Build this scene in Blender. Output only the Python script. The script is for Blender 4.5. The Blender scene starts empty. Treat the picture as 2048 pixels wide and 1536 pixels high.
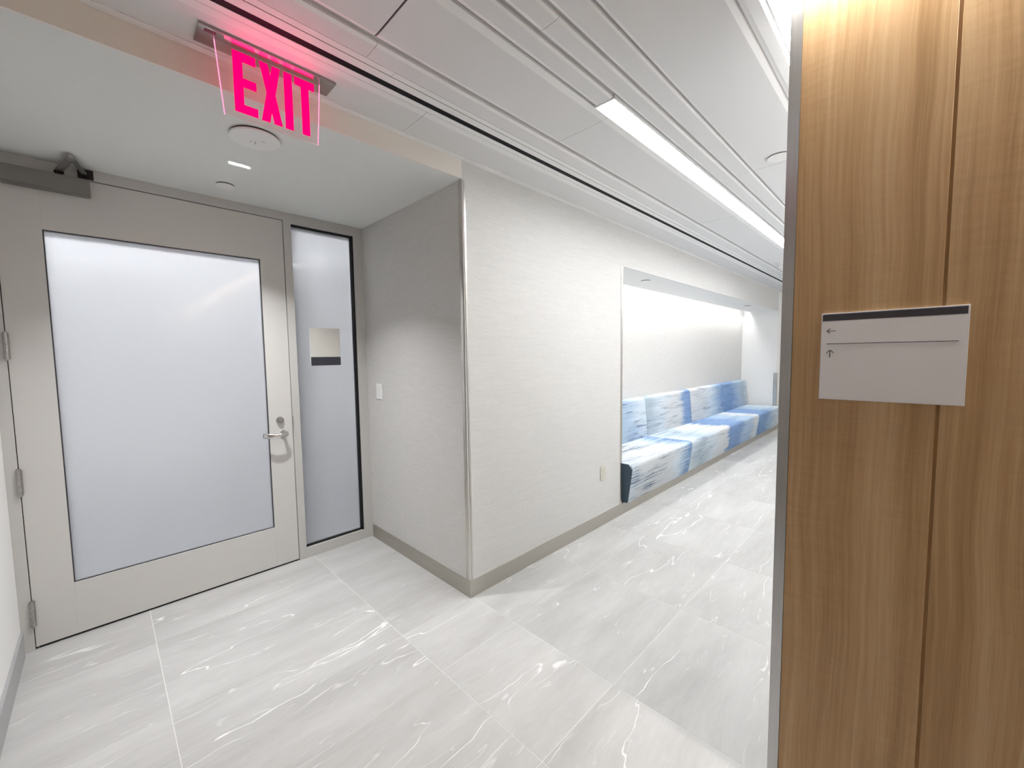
import bpy, bmesh, math, random
from mathutils import Vector, Matrix
random.seed(7)
C = bpy.context.scene.collection
SC = bpy.context.scene

# ------------------------------------------------------------------ measures (metres)
D, D2 = 1.9216, 3.2212          # corridor wall plane, door plane (y)
XR, XL = 1.5437, -0.3641        # recess return walls (x)
HC, HR = 2.632, 2.527           # corridor ceiling, recess ceiling (z)
HT = 2.4672                     # door leaf top
XDL, XDR = -0.318, 0.9645       # door leaf edges
XW, YW = 1.53, 0.312            # wood wall face, its corner
XN1, XN2, YNB, HN = 3.36, 9.10, 2.53, 2.285   # bench niche
BB = 0.105                      # baseboard height

# ------------------------------------------------------------------ camera
F, YAW, PITCH, ROLL = 818.718, 0.7824361, -0.0696624, -0.0134962
dv = Vector((math.cos(YAW)*math.cos(PITCH), math.sin(YAW)*math.cos(PITCH), math.sin(PITCH)))
rv = Vector((math.sin(YAW), -math.cos(YAW), 0)); uv = rv.cross(dv)
r2 = math.cos(ROLL)*rv + math.sin(ROLL)*uv; u2 = -math.sin(ROLL)*rv + math.cos(ROLL)*uv
cam = bpy.data.cameras.new('camera'); cam.sensor_width = 36.0; cam.lens = F/2048*36.0
cam.clip_start = 0.02
camo = bpy.data.objects.new('camera', cam); C.objects.link(camo)
M3 = Matrix((r2, u2, -dv)).transposed()
camo.matrix_world = Matrix.Translation((0, 0, 1.5)) @ M3.to_4x4()
SC.camera = camo

# ------------------------------------------------------------------ world, exposure
w = bpy.data.worlds.new('world'); SC.world = w; w.use_nodes = True
w.node_tree.nodes['Background'].inputs[0].default_value = (0.8, 0.85, 0.9, 1)
w.node_tree.nodes['Background'].inputs[1].default_value = 0.2
SC.view_settings.view_transform = 'Standard'; SC.view_settings.look = 'None'
SC.view_settings.exposure = 0.63; SC.view_settings.gamma = 1.0
SC.view_settings.use_curve_mapping = False
SC.cycles.max_bounces = 9; SC.cycles.diffuse_bounces = 6; SC.cycles.glossy_bounces = 4
SC.cycles.transmission_bounces = 6; SC.cycles.transparent_max_bounces = 10
SC.cycles.sample_clamp_indirect = 6.0
# strengths of the lamps (emission of their lenses)
E_FIX, E_SLOT, E_WASH, E_COVE, E_BAR, E_ROOM, E_MINI = 24.0, 20.0, 60.0, 4.0, 7.0, 105.0, 22.0
MINI_W = 10.0; COVE_W = 15.0

# ------------------------------------------------------------------ material helpers
def new_mat(name):
    m = bpy.data.materials.new(name); m.use_nodes = True
    nt = m.node_tree; b = nt.nodes['Principled BSDF']
    return m, nt, b
def N(nt, t, **k):
    n = nt.nodes.new(t)
    for a, v in k.items(): setattr(n, a, v)
    return n
def L(nt, a, b): nt.links.new(a, b)
def simple(name, col, rough=0.5, metal=0.0, spec=0.5, coat=0.0):
    m, nt, b = new_mat(name)
    b.inputs['Base Color'].default_value = (*col, 1); b.inputs['Roughness'].default_value = rough
    b.inputs['Metallic'].default_value = metal; b.inputs['Specular IOR Level'].default_value = spec
    b.inputs['Coat Weight'].default_value = coat
    return m
def emit(name, col, s):
    m = bpy.data.materials.new(name); m.use_nodes = True; nt = m.node_tree
    nt.nodes.clear(); e = N(nt, 'ShaderNodeEmission'); o = N(nt, 'ShaderNodeOutputMaterial')
    e.inputs[0].default_value = (*col, 1); e.inputs[1].default_value = s
    L(nt, e.outputs[0], o.inputs[0]); return m
def mapped(nt, scale, rot=(0, 0, 0), coord=None, offset=None):
    g = N(nt, 'ShaderNodeNewGeometry'); mp = N(nt, 'ShaderNodeMapping')
    mp.inputs['Scale'].default_value = scale; mp.inputs['Rotation'].default_value = rot
    src = coord or g.outputs['Position']
    if offset is not None:
        ad = N(nt, 'ShaderNodeVectorMath', operation='ADD'); L(nt, src, ad.inputs[0]); L(nt, offset, ad.inputs[1]); src = ad.outputs[0]
    L(nt, src, mp.inputs[0]); return mp.outputs[0]
def noise(nt, vec, scale=1, detail=4, rough=.55, dist=0):
    n = N(nt, 'ShaderNodeTexNoise'); n.inputs['Scale'].default_value = scale
    n.inputs['Detail'].default_value = detail; n.inputs['Roughness'].default_value = rough
    n.inputs['Distortion'].default_value = dist; L(nt, vec, n.inputs['Vector']); return n.outputs['Fac']
def ramp(nt, fac, stops, interp='LINEAR'):
    r = N(nt, 'ShaderNodeValToRGB'); r.color_ramp.interpolation = interp
    e = r.color_ramp.elements
    while len(e) < len(stops): e.new(0.5)
    for i, (p, c) in enumerate(stops):
        e[i].position = p; e[i].color = (*c, 1) if len(c) == 3 else c
    L(nt, fac, r.inputs[0]); return r.outputs[0]
def mixc(nt, fac, a, b, blend='MIX'):
    m = N(nt, 'ShaderNodeMix', data_type='RGBA', blend_type=blend)
    for i, v in ((0, fac), (6, a), (7, b)):
        if hasattr(v, 'is_linked'): L(nt, v, m.inputs[i])
        elif i == 0: m.inputs[0].default_value = v
        else: m.inputs[i].default_value = (*v, 1)
    return m.outputs[2]
def math_(nt, op, a, b=None, c=None):
    m = N(nt, 'ShaderNodeMath', operation=op)
    for i, v in enumerate((a, b, c)):
        if v is None: continue
        if hasattr(v, 'is_linked'): L(nt, v, m.inputs[i])
        else: m.inputs[i].default_value = v
    return m.outputs[0]
def bump(nt, b, h, strength=.2, dist=.002):
    n = N(nt, 'ShaderNodeBump'); n.inputs['Strength'].default_value = strength; n.inputs['Distance'].default_value = dist
    L(nt, h, n.inputs['Height']); L(nt, n.outputs[0], b.inputs['Normal'])
def S(r, g, b_):   # sRGB 0-255 to linear
    f = lambda v: (v/255/12.92) if v/255 <= .04045 else ((v/255+.055)/1.055)**2.4
    return (f(r), f(g), f(b_))

# ------------------------------------------------------------------ materials
M = {}
M['paint'] = simple('white_paint', (.80, .80, .795), .6, spec=.3)
M['room_paint'] = simple('room_paint', (.33, .33, .335), .7, spec=.2)  # grey chosen to lower the light bounced onto the frosted glass
M['paint_warm'] = simple('cream_paint', (.80, .765, .71), .6, spec=.3)
M['ceil_paint'] = simple('recess_ceiling_paint', (.76, .775, .765), .7, spec=.2)
def wallcover():
    m, nt, b = new_mat('woven_wallcovering')
    f = noise(nt, mapped(nt, (26, 26, 420)), 1, 5, .65)
    f2 = noise(nt, mapped(nt, (7, 7, 130)), 1, 3, .6)
    f3 = math_(nt, 'ADD', math_(nt, 'MULTIPLY', f, .65), math_(nt, 'MULTIPLY', f2, .35))
    c = ramp(nt, f3, [(.33, (.545, .54, .53)), (.52, (.61, .603, .588)), (.70, (.675, .667, .65))])
    L(nt, c, b.inputs['Base Color']); b.inputs['Roughness'].default_value = .55
    b.inputs['Specular IOR Level'].default_value = .35
    bump(nt, b, f3, .25, .0015); return m
M['wallcover'] = wallcover()
def tile_mat():
    m, nt, b = new_mat('grey_marble_tile')
    oi = N(nt, 'ShaderNodeObjectInfo')
    off = N(nt, 'ShaderNodeCombineXYZ')
    L(nt, math_(nt, 'MULTIPLY', oi.outputs['Random'], 41.0), off.inputs[0])
    L(nt, math_(nt, 'MULTIPLY', oi.outputs['Random'], 97.0), off.inputs[1])
    o = off.outputs[0]
    base = mapped(nt, (1, 1, 1), offset=o)
    warp = N(nt, 'ShaderNodeTexNoise'); warp.inputs['Scale'].default_value = 3.0; warp.inputs['Detail'].default_value = 5
    L(nt, base, warp.inputs['Vector'])
    wv = N(nt, 'ShaderNodeVectorMath', operation='MULTIPLY_ADD')
    L(nt, warp.outputs['Color'], wv.inputs[0]); wv.inputs[1].default_value = (.10, .10, 0); L(nt, base, wv.inputs[2])
    p = wv.outputs[0]
    # slow cloudy tone, stretched along the veins
    cl = noise(nt, mapped(nt, (1.1, 4.5, 1), (0, 0, -.2), coord=p), 1, 6, .62)
    fine = noise(nt, mapped(nt, (10, 60, 1), (0, 0, -.2), coord=p), 1, 4, .7)
    tone = math_(nt, 'ADD', math_(nt, 'MULTIPLY', cl, .8), math_(nt, 'MULTIPLY', fine, .2))
    tone = math_(nt, 'ADD', tone, math_(nt, 'MULTIPLY', math_(nt, 'SUBTRACT', oi.outputs['Random'], .5), .07))
    col = ramp(nt, tone, [(.30, (.40, .398, .392)), (.5, (.485, .485, .479)), (.72, (.575, .577, .571))])
    # crisp white veins = level lines of a stretched noise
    def veins(sc, rot, width, mask_sc, lo, hi):
        v = noise(nt, mapped(nt, sc, (0, 0, rot), coord=p), 1, 4, .48)
        d = math_(nt, 'ABSOLUTE', math_(nt, 'SUBTRACT', v, .5))
        mr = N(nt, 'ShaderNodeMapRange'); mr.inputs[1].default_value = 0; mr.inputs[2].default_value = width
        mr.inputs[3].default_value = 1; mr.inputs[4].default_value = 0; L(nt, d, mr.inputs[0])
        k = noise(nt, mapped(nt, mask_sc, (0, 0, rot), coord=p, offset=None), 1, 3, .6)
        mk = N(nt, 'ShaderNodeMapRange'); mk.inputs[1].default_value = lo; mk.inputs[2].default_value = hi; L(nt, k, mk.inputs[0])
        return math_(nt, 'MULTIPLY', mr.outputs[0], mk.outputs[0])
    v1 = veins((.42, 2.4, 1), -.20, .0030, (1.5, 4, 1), .44, .56)
    v2 = veins((.9, 8, 1), -.14, .0060, (3.5, 12, 1), .52, .66)
    col = mixc(nt, math_(nt, 'MULTIPLY', v2, .75), col, (.86, .86, .85))
    col = mixc(nt, v1, col, (.92, .92, .91))
    L(nt, col, b.inputs['Base Color'])
    b.inputs['Roughness'].default_value = .42; b.inputs['Specular IOR Level'].default_value = .4
    return m
M['tile'] = tile_mat()
M['grout'] = simple('grout', (.74, .735, .72), .9, spec=.1)
def steel(name, col, rough, stretch, var=.12):
    m, nt, b = new_mat(name)
    f = noise(nt, mapped(nt, stretch), 1, 3, .6)
    c = ramp(nt, f, [(.3, tuple(v*(1-var) for v in col)), (.7, tuple(min(1, v*(1+var)) for v in col))])
    L(nt, c, b.inputs['Base Color']); b.inputs['Metallic'].default_value = 1.0
    r = N(nt, 'ShaderNodeMapRange'); r.inputs[3].default_value = rough-.06; r.inputs[4].default_value = rough+.08
    L(nt, f, r.inputs[0]); L(nt, r.outputs[0], b.inputs['Roughness']); return m
M['base_metal'] = steel('baseboard_metal', (.50, .475, .43), .42, (3, 3, 220), .06)
M['guard_metal'] = steel('corner_guard_metal', (.60, .575, .53), .26, (220, 220, 2), .06)
M['strip_metal'] = steel('edge_strip_metal', (.56, .56, .57), .34, (200, 200, 3), .05)
_nt = M['strip_metal'].node_tree; _tg = N(_nt, 'ShaderNodeTangent', direction_type='RADIAL', axis='Z')
L(_nt, _tg.outputs[0], _nt.nodes['Principled BSDF'].inputs['Tangent']); _nt.nodes['Principled BSDF'].inputs['Anisotropic'].default_value = .92
M['plate_metal'] = steel('sign_plate_metal', (.36, .345, .34), .20, (3, 200, 200), .08)
M['hinge_metal'] = steel('hinge_metal', (.42, .41, .40), .42, (60, 60, 60), .2)
M['chrome'] = simple('satin_chrome', (.72, .71, .70), .2, 1.0)
M['door'] = simple('door_paint', (.60, .593, .58), .42, spec=.4)
M['frame'] = simple('frame_paint', (.53, .527, .515), .42, spec=.45)
M['closer'] = simple('closer_grey', (.20, .195, .185), .4, .3)
M['black'] = simple('black_gasket', (.01, .01, .012), .7, spec=.2)  # gaskets, plus the strips that paint shade into door and plank gaps
M['dark'] = simple('dark_gap', (.035, .033, .03), .9, spec=.1)
M['panel_face'] = simple('perforated_panel_face', (.735, .733, .735), .55, spec=.25)
M['panel_edge'] = simple('panel_solid_edge', (.86, .858, .856), .5, spec=.3)
M['groove'] = simple('groove_back', (.50, .485, .48), .8, spec=.1)
M['white_plastic'] = simple('white_plastic', (.82, .82, .81), .35)
M['beige_plastic'] = simple('beige_plastic', (.55, .54, .47), .4)
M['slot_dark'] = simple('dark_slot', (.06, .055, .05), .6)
M['sign_white'] = simple('sign_white', (.80, .79, .80), .4)
M['sign_edge'] = simple('sign_edge', (.80, .80, .82), .15)
M['sign_dark'] = simple('sign_dark', (.045, .042, .052), .45)
M['plaque'] = simple('plaque_cream', (.70, .695, .65), .45)
M['plaque_dark'] = simple('plaque_dark', (.035, .037, .05), .45)
def frosted():
    m = bpy.data.materials.new('frosted_glass'); m.use_nodes = True; nt = m.node_tree; nt.nodes.clear()
    o = N(nt, 'ShaderNodeOutputMaterial')
    tr = N(nt, 'ShaderNodeBsdfTranslucent'); tr.inputs[0].default_value = (.92, .925, .94, 1)
    rf = N(nt, 'ShaderNodeBsdfRefraction'); rf.inputs[0].default_value = (.95, .955, .97, 1); rf.inputs['Roughness'].default_value = .62; rf.inputs['IOR'].default_value = 1.12
    df = N(nt, 'ShaderNodeBsdfDiffuse'); df.inputs[0].default_value = (.52, .53, .55, 1)
    gl = N(nt, 'ShaderNodeBsdfGlossy'); gl.inputs['Roughness'].default_value = .06
    m1 = N(nt, 'ShaderNodeMixShader'); m1.inputs[0].default_value = .35; L(nt, tr.outputs[0], m1.inputs[1]); L(nt, rf.outputs[0], m1.inputs[2])
    m2 = N(nt, 'ShaderNodeMixShader'); m2.inputs[0].default_value = .06; L(nt, m1.outputs[0], m2.inputs[1]); L(nt, df.outputs[0], m2.inputs[2])
    fr = N(nt, 'ShaderNodeFresnel'); fr.inputs[0].default_value = 1.45
    m3 = N(nt, 'ShaderNodeMixShader'); L(nt, fr.outputs[0], m3.inputs[0]); L(nt, m2.outputs[0], m3.inputs[1]); L(nt, gl.outputs[0], m3.inputs[2])
    L(nt, m3.outputs[0], o.inputs[0]); return m
M['frosted'] = frosted()
def wood():
    m, nt, b = new_mat('figured_wood_veneer')
    oi = N(nt, 'ShaderNodeObjectInfo'); off = N(nt, 'ShaderNodeCombineXYZ')
    L(nt, math_(nt, 'MULTIPLY', oi.outputs['Random'], 23.0), off.inputs[1])
    base = mapped(nt, (1, 1, 1), offset=off.outputs[0])
    wn = N(nt, 'ShaderNodeTexNoise'); wn.inputs['Scale'].default_value = 1.5; wn.inputs['Detail'].default_value = 2; L(nt, base, wn.inputs['Vector'])
    wv = N(nt, 'ShaderNodeVectorMath', operation='MULTIPLY_ADD'); L(nt, wn.outputs['Color'], wv.inputs[0]); wv.inputs[1].default_value = (0, .05, 0); L(nt, base, wv.inputs[2])
    p = wv.outputs[0]
    broad = noise(nt, mapped(nt, (13, 13, .5), coord=p), 1, 3, .55)
    grain = noise(nt, mapped(nt, (120, 120, 1.6), coord=p), 1, 4, .6)
    pores = noise(nt, mapped(nt, (420, 420, 9), coord=p), 1, 2, .6)
    fig = noise(nt, mapped(nt, (9, 9, 75), (0.16, 0, 0), coord=p), 1, 3, .6)
    figm = noise(nt, mapped(nt, (5, 5, 1.3), coord=p), 1, 2, .5)
    mk = N(nt, 'ShaderNodeMapRange'); mk.inputs[1].default_value = .45; mk.inputs[2].default_value = .7; L(nt, figm, mk.inputs[0])
    t = math_(nt, 'ADD', math_(nt, 'MULTIPLY', broad, .5), math_(nt, 'MULTIPLY', grain, .33))
    t = math_(nt, 'ADD', t, math_(nt, 'MULTIPLY', pores, .17))
    c = ramp(nt, t, [(.36, (.335, .195, .082)), (.5, (.475, .305, .15)), (.63, (.585, .41, .23))])
    f2 = math_(nt, 'MULTIPLY', math_(nt, 'SUBTRACT', fig, .5), mk.outputs[0])
    c = mixc(nt, math_(nt, 'ADD', .5, math_(nt, 'MULTIPLY', f2, 1.1)), mixc(nt, .22, c, (.12, .06, .02)), mixc(nt, .16, c, (.75, .5, .28)))
    L(nt, c, b.inputs['Base Color']); b.inputs['Roughness'].default_value = .42
    b.inputs['Specular IOR Level'].default_value = .4
    return m
M['wood'] = wood()
M['wood_back'] = simple('wood_gap', (.40, .23, .10), .8)
def fabric(name, x0, wd, stops, streak, seed):
    """brushed stripes: colour stops run along the section, torn into horizontal brush strokes"""
    m, nt, b = new_mat(name)
    tc = N(nt, 'ShaderNodeNewGeometry')
    ad = N(nt, 'ShaderNodeVectorMath', operation='ADD'); L(nt, tc.outputs['Position'], ad.inputs[0]); ad.inputs[1].default_value = (seed*3.7, seed*1.9, seed*2.3)
    p = ad.outputs[0]
    sx_ = N(nt, 'ShaderNodeSeparateXYZ'); L(nt, tc.outputs['Position'], sx_.inputs[0])
    u = math_(nt, 'DIVIDE', math_(nt, 'SUBTRACT', sx_.outputs[0], x0), wd)
    brush = noise(nt, mapped(nt, (1.2, 26, 34), coord=p), 1, 4, .7)
    blot = noise(nt, mapped(nt, (2.0, 5, 5), coord=p), 1, 2, .5)
    u = math_(nt, 'ADD', u, math_(nt, 'MULTIPLY', math_(nt, 'SUBTRACT', brush, .5), .55))
    u = math_(nt, 'ADD', u, math_(nt, 'MULTIPLY', math_(nt, 'SUBTRACT', blot, .5), .35))
    c = ramp(nt, u, stops)
    stk = noise(nt, mapped(nt, (1.7, 42, 58), coord=p), 1, 5, .75)
    st = N(nt, 'ShaderNodeMapRange'); st.inputs[1].default_value = .49; st.inputs[2].default_value = .58; L(nt, stk, st.inputs[0])
    sm = N(nt, 'ShaderNodeMapRange'); sm.inputs[1].default_value = .42; sm.inputs[2].default_value = .60; L(nt, noise(nt, mapped(nt, (1.6, 4, 5), coord=p), 1.2, 2, .5), sm.inputs[0])
    c = mixc(nt, math_(nt, 'MULTIPLY', math_(nt, 'MULTIPLY', st.outputs[0], sm.outputs[0]), streak), c, (.07, .115, .20))
    vert = noise(nt, mapped(nt, (70, 9, 9), coord=p), 1, 3, .6)
    vt = N(nt, 'ShaderNodeMapRange'); vt.inputs[1].default_value = .56; vt.inputs[2].default_value = .72; L(nt, vert, vt.inputs[0])
    c = mixc(nt, math_(nt, 'MULTIPLY', vt.outputs[0], .22), c, (.72, .75, .78))
    L(nt, c, b.inputs['Base Color']); b.inputs['Roughness'].default_value = .85; b.inputs['Specular IOR Level'].default_value = .2
    bump(nt, b, stk, .2, .001); return m
NB, BL, SB, PB, WH, GB = (.10, .17, .31), (.17, .27, .46), (.33, .43, .56), (.52, .59, .65), (.53, .55, .565), (.33, .40, .46)
SEATS = [[(0, PB), (.2, WH), (.55, WH), (.75, PB), (.88, SB), (.97, BL)],
         [(0, PB), (.3, GB), (.5, PB), (.72, WH), (.9, WH), (.98, BL)],
         [(0, BL), (.3, BL), (.55, SB), (.72, SB), (.85, WH), (1, PB)],
         [(0, BL), (.35, BL), (.6, SB), (.85, PB), (1, PB)]]
BACKS = [[(0, GB), (.4, GB), (.7, SB), (.95, PB)],
         [(0, GB), (.28, PB), (.5, WH), (.68, WH), (.82, BL), (1, BL)],
         [(0, WH), (.3, WH), (.55, PB), (.75, SB), (.95, BL)],
         [(0, BL), (.35, BL), (.6, SB), (.85, GB), (1, PB)]]
M['fabric_dark'] = simple('dark_slate_fabric', (.075, .11, .145), .85, spec=.2)  # seat end face: shading and dark pattern put into one flat colour
PINK = (1.0, .012, .17)
M['exit_letter'] = emit('exit_letter_glow', (1.0, .0, .10), 1.25)
M['exit_edge'] = emit('exit_edge_glow', (1.0, .30, .52), 1.0)
def acrylic():
    m = bpy.data.materials.new('clear_acrylic'); m.use_nodes = True; nt = m.node_tree; nt.nodes.clear()
    o = N(nt, 'ShaderNodeOutputMaterial'); t = N(nt, 'ShaderNodeBsdfTransparent'); t.inputs[0].default_value = (1, .97, .965, 1)
    d = N(nt, 'ShaderNodeBsdfTranslucent'); d.inputs[0].default_value = (.95, .8, .8, 1)
    d2 = N(nt, 'ShaderNodeBsdfDiffuse'); d2.inputs[0].default_value = (.95, .8, .8, 1)
    g = N(nt, 'ShaderNodeBsdfGlossy'); g.inputs['Roughness'].default_value = .03
    a = N(nt, 'ShaderNodeMixShader'); a.inputs[0].default_value = .5; L(nt, d.outputs[0], a.inputs[1]); L(nt, d2.outputs[0], a.inputs[2])
    x = N(nt, 'ShaderNodeMixShader'); x.inputs[0].default_value = .16; L(nt, t.outputs[0], x.inputs[1]); L(nt, a.outputs[0], x.inputs[2])
    y = N(nt, 'ShaderNodeMixShader'); y.inputs[0].default_value = .04; L(nt, x.outputs[0], y.inputs[1]); L(nt, g.outputs[0], y.inputs[2])
    L(nt, y.outputs[0], o.inputs[0]); return m
M['acrylic'] = acrylic()
M['L_fix'] = emit('corridor_light_lens', (.985, .99, 1), E_FIX)
M['L_fix2'] = emit('dimmed_light_lens', (1, .985, .965), 7.0)
M['L_slot'] = emit('slot_light_lens', (1, .975, .94), E_SLOT)
M['L_wash'] = emit('wood_wash_lens', (1, .965, .91), E_WASH)
M['L_cove'] = emit('niche_led_lens', (.97, .985, 1), E_COVE)
M['L_bar'] = emit('passage_light_lens', (.97, .98, 1), E_BAR)
M['L_room'] = emit('room_light_lens', (.96, .975, 1), E_ROOM)
M['L_mini'] = emit('downlight_led', (1, 1, 1), E_MINI)

# ------------------------------------------------------------------ geometry helpers
def world_of(o):
    v = Vector((0, 0, 0))
    while o is not None: v += o.location; o = o.parent
    return v
def finish(name, bm, mat, parent=None, origin=None, kind=None, smooth=False):
    if origin is None:
        n = len(bm.verts)
        xs = [v.co for v in bm.verts]
        lo = Vector((min(c.x for c in xs), min(c.y for c in xs), min(c.z for c in xs)))
        hi = Vector((max(c.x for c in xs), max(c.y for c in xs), max(c.z for c in xs)))
        origin = Vector(((lo.x+hi.x)/2, (lo.y+hi.y)/2, lo.z))
    origin = Vector(origin)
    bmesh.ops.translate(bm, verts=bm.verts, vec=-origin)
    bmesh.ops.recalc_face_normals(bm, faces=bm.faces)
    me = bpy.data.meshes.new(name); bm.to_mesh(me); bm.free()
    for m in (mat if isinstance(mat, (list, tuple)) else [mat]): me.materials.append(M[m] if isinstance(m, str) else m)
    if smooth:
        for p in me.polygons: p.use_smooth = True
    o = bpy.data.objects.new(name, me); C.objects.link(o)
    if parent is not None:
        o.parent = parent; o.location = origin - world_of(parent)
    else: o.location = origin
    if kind: o['kind'] = kind
    return o
def add_box(bm, a, b, mi=0):
    x0, x1 = sorted((a[0], b[0])); y0, y1 = sorted((a[1], b[1])); z0, z1 = sorted((a[2], b[2]))
    v = [bm.verts.new(c) for c in ((x0,y0,z0),(x1,y0,z0),(x1,y1,z0),(x0,y1,z0),(x0,y0,z1),(x1,y0,z1),(x1,y1,z1),(x0,y1,z1))]
    fs = []
    for f in ((0,3,2,1),(4,5,6,7),(0,1,5,4),(1,2,6,5),(2,3,7,6),(3,0,4,7)):
        q = bm.faces.new([v[i] for i in f]); q.material_index = mi; fs.append(q)
    return v, fs
def box(name, a, b, mat, parent=None, bev=0, kind=None, seg=2):
    bm = bmesh.new(); add_box(bm, a, b)
    if bev:
        bmesh.ops.bevel(bm, geom=list(bm.edges), offset=bev, segments=seg, affect='EDGES', profile=.5)
    return finish(name, bm, mat, parent, kind=kind)
def multi(name, boxes, mat, parent=None, kind=None):
    bm = bmesh.new()
    for a, b in boxes: add_box(bm, a, b)
    return finish(name, bm, mat, parent, kind=kind)
def prism(bm, prof, a0, a1, axis='x', mats=None):
    """extrude a closed profile; axis x: prof=(y,z); y: prof=(x,z); z: prof=(x,y)"""
    def P(t, q): return {'x': (t, q[0], q[1]), 'y': (q[0], t, q[1]), 'z': (q[0], q[1], t)}[axis]
    A = [bm.verts.new(P(a0, q)) for q in prof]; B = [bm.verts.new(P(a1, q)) for q in prof]
    n = len(prof)
    for i in range(n):
        f = bm.faces.new((A[i], A[(i+1) % n], B[(i+1) % n], B[i]))
        if mats: f.material_index = mats[i]
    bm.faces.new(A); bm.faces.new(B[::-1])
def cyl(bm, c, r, h, axis='z', n=32, r2=None):
    r2 = r if r2 is None else r2
    ring = lambda t, rr: [bm.verts.new({'z': (c[0]+rr*math.cos(a), c[1]+rr*math.sin(a), c[2]+t), 'y': (c[0]+rr*math.cos(a), c[1]+t, c[2]+rr*math.sin(a)), 'x': (c[0]+t, c[1]+rr*math.cos(a), c[2]+rr*math.sin(a))}[axis]) for a in [2*math.pi*k/n for k in range(n)]]
    A, B = ring(0, r), ring(h, r2)
    for k in range(n): bm.faces.new((A[k], A[(k+1) % n], B[(k+1) % n], B[k]))
    bm.faces.new(A); bm.faces.new(B)
def tube(bm, pts, w, t, n=10):
    """flattened tube through pts (half sizes w across, t thick)"""
    pts = [Vector(p) for p in pts]; rings = []
    for i, p in enumerate(pts):
        d = (pts[min(i+1, len(pts)-1)] - pts[max(i-1, 0)]).normalized()
        s = d.cross(Vector((0, 0, 1)));  s = s.normalized() if s.length > 1e-4 else Vector((1, 0, 0))
        u = s.cross(d).normalized()
        rings.append([bm.verts.new(p + s*t*math.cos(a) + u*w*math.sin(a)) for a in [2*math.pi*k/n for k in range(n)]])
    for A, B in zip(rings, rings[1:]):
        for k in range(n): bm.faces.new((A[k], A[(k+1) % n], B[(k+1) % n], B[k]))
    bm.faces.new(rings[0]); bm.faces.new(rings[-1][::-1])
def thing(name, label, cat, loc, group=None):
    o = bpy.data.objects.new(name, None); C.objects.link(o); o.location = loc; o.empty_display_size = .05
    o['label'] = label; o['category'] = cat
    if group: o['group'] = group
    return o
def tag(o, label, cat, group=None):
    o['label'] = label; o['category'] = cat
    if group: o['group'] = group
    return o
def slabel(o, t): o['label'] = t; o['category'] = o.name.split('_')[0]; return o
ST = 'structure'

# ================================================================== STRUCTURE
XMIN, XMAX, YMIN = -5.0, 12.6, -12.0
# ---- floor: grout bed and single tiles
floor = box('floor', (XMIN-.2, YMIN-.2, -.12), (XMAX+.2, 8.2, -.0009), 'grout', kind=ST)
slabel(floor, 'pale grey veined stone tile floor')
xs = [.128, 1.068, 1.562, 2.322]
while xs[-1] < XMAX: xs.append(xs[-1]+.76)
xs = [.128-.94*k for k in range(6, 0, -1)] + xs
ys = [1.56+.629*k for k in range(-22, 4)]
tile_mesh = None
def clip(a, b, lo, hi): return max(a, lo), min(b, hi)
def add_tile(x0, x1, y0, y1):
    global tile_mesh
    g = .0016
    x0 += g; x1 -= g; y0 += g; y1 -= g
    if x1-x0 < .03 or y1-y0 < .03: return
    if tile_mesh is None:
        bm = bmesh.new(); add_box(bm, (-.5, -.5, -1), (.5, .5, 0))
        bm.normal_update(); tile_mesh = bpy.data.meshes.new('tile'); bm.to_mesh(tile_mesh); bm.free()
        tile_mesh.materials.append(M['tile'])
    o = bpy.data.objects.new('tile', tile_mesh); C.objects.link(o); o.parent = floor
    o.location = Vector(((x0+x1)/2, (y0+y1)/2, 0)) - world_of(floor); o.scale = (x1-x0, y1-y0, .01)
zones = [(XMIN, XMAX, YW, D), (XL, XR, D, D2+.02), (-1.7, XW, -5.0, YW)]
for zx0, zx1, zy0, zy1 in zones:
    for i in range(len(xs)-1):
        for j in range(len(ys)-1):
            a, b_ = clip(xs[i], xs[i+1], zx0, zx1); c_, d_ = clip(ys[j], ys[j+1], zy0, zy1)
            # merge slivers at the corridor mouth
            if b_-a > .04 and d_-c_ > .02: add_tile(a, b_, c_, d_)
box('floor_passage', (-1.7, YMIN, -.0009), (XW, -5.0, 0), 'tile', floor)
# ---- walls
TOP = 2.80
def wall(name, a, b, mat, label):
    return slabel(box(name, a, b, mat, kind=ST), label)
w_corr = wall('wall_corridor', (XR, D, 0), (XN1, D+.12, TOP), 'wallcover', 'light woven wallcovering wall between the door recess and the bench niche')
w_ret = wall('wall_return', (XR, D+.12, 0), (XR+.14, D2+.10, HR+.02), 'wallcover', 'grey woven wallcovering side wall of the door recess with a switch')
wall('wall_recess_left', (XL-.12, D, 0), (XL, D2+.10, HR+.02), 'paint', 'white painted side wall of the recess by the door hinges')
wall('wall_soffit', (XL-.0, D, HR+.0), (XR, D+.012, TOP), 'paint_warm', 'cream painted soffit face above the door recess')
wall('wall_corridor_left', (XMIN, D, 0), (XL-.12, D+.12, TOP), 'wallcover', 'woven wallcovering wall on the far side of the recess')
wall('wall_niche_back', (XN1-.1, YNB, 0), (XN2+.1, YNB+.1, TOP), 'wallcover', 'pale back wall of the bench niche washed by light')
wall('wall_niche_head', (XN1, D, HN), (XN2, D+.012, TOP), 'wallcover', 'pale wallcovering header wall above the bench niche')
wall('wall_niche_left', (XN1-.1, D+.12, 0), (XN1, YNB, TOP), 'paint', 'narrow white side wall of the bench niche by the metal corner trim')
wall('wall_niche_right', (XN2, D, 0), (XN2+.12, YNB, TOP), 'paint', 'white end wall of the bench niche')
wall('wall_corridor_far', (XN2+.12, D, 0), (XMAX, D+.12, TOP), 'paint', 'white corridor wall beyond the bench niche')
wall('wall_corridor_near', (XW+.14, YW-.12, 0), (XMAX, YW, TOP), 'paint', 'white corridor wall running on from the wood corner')
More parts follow.
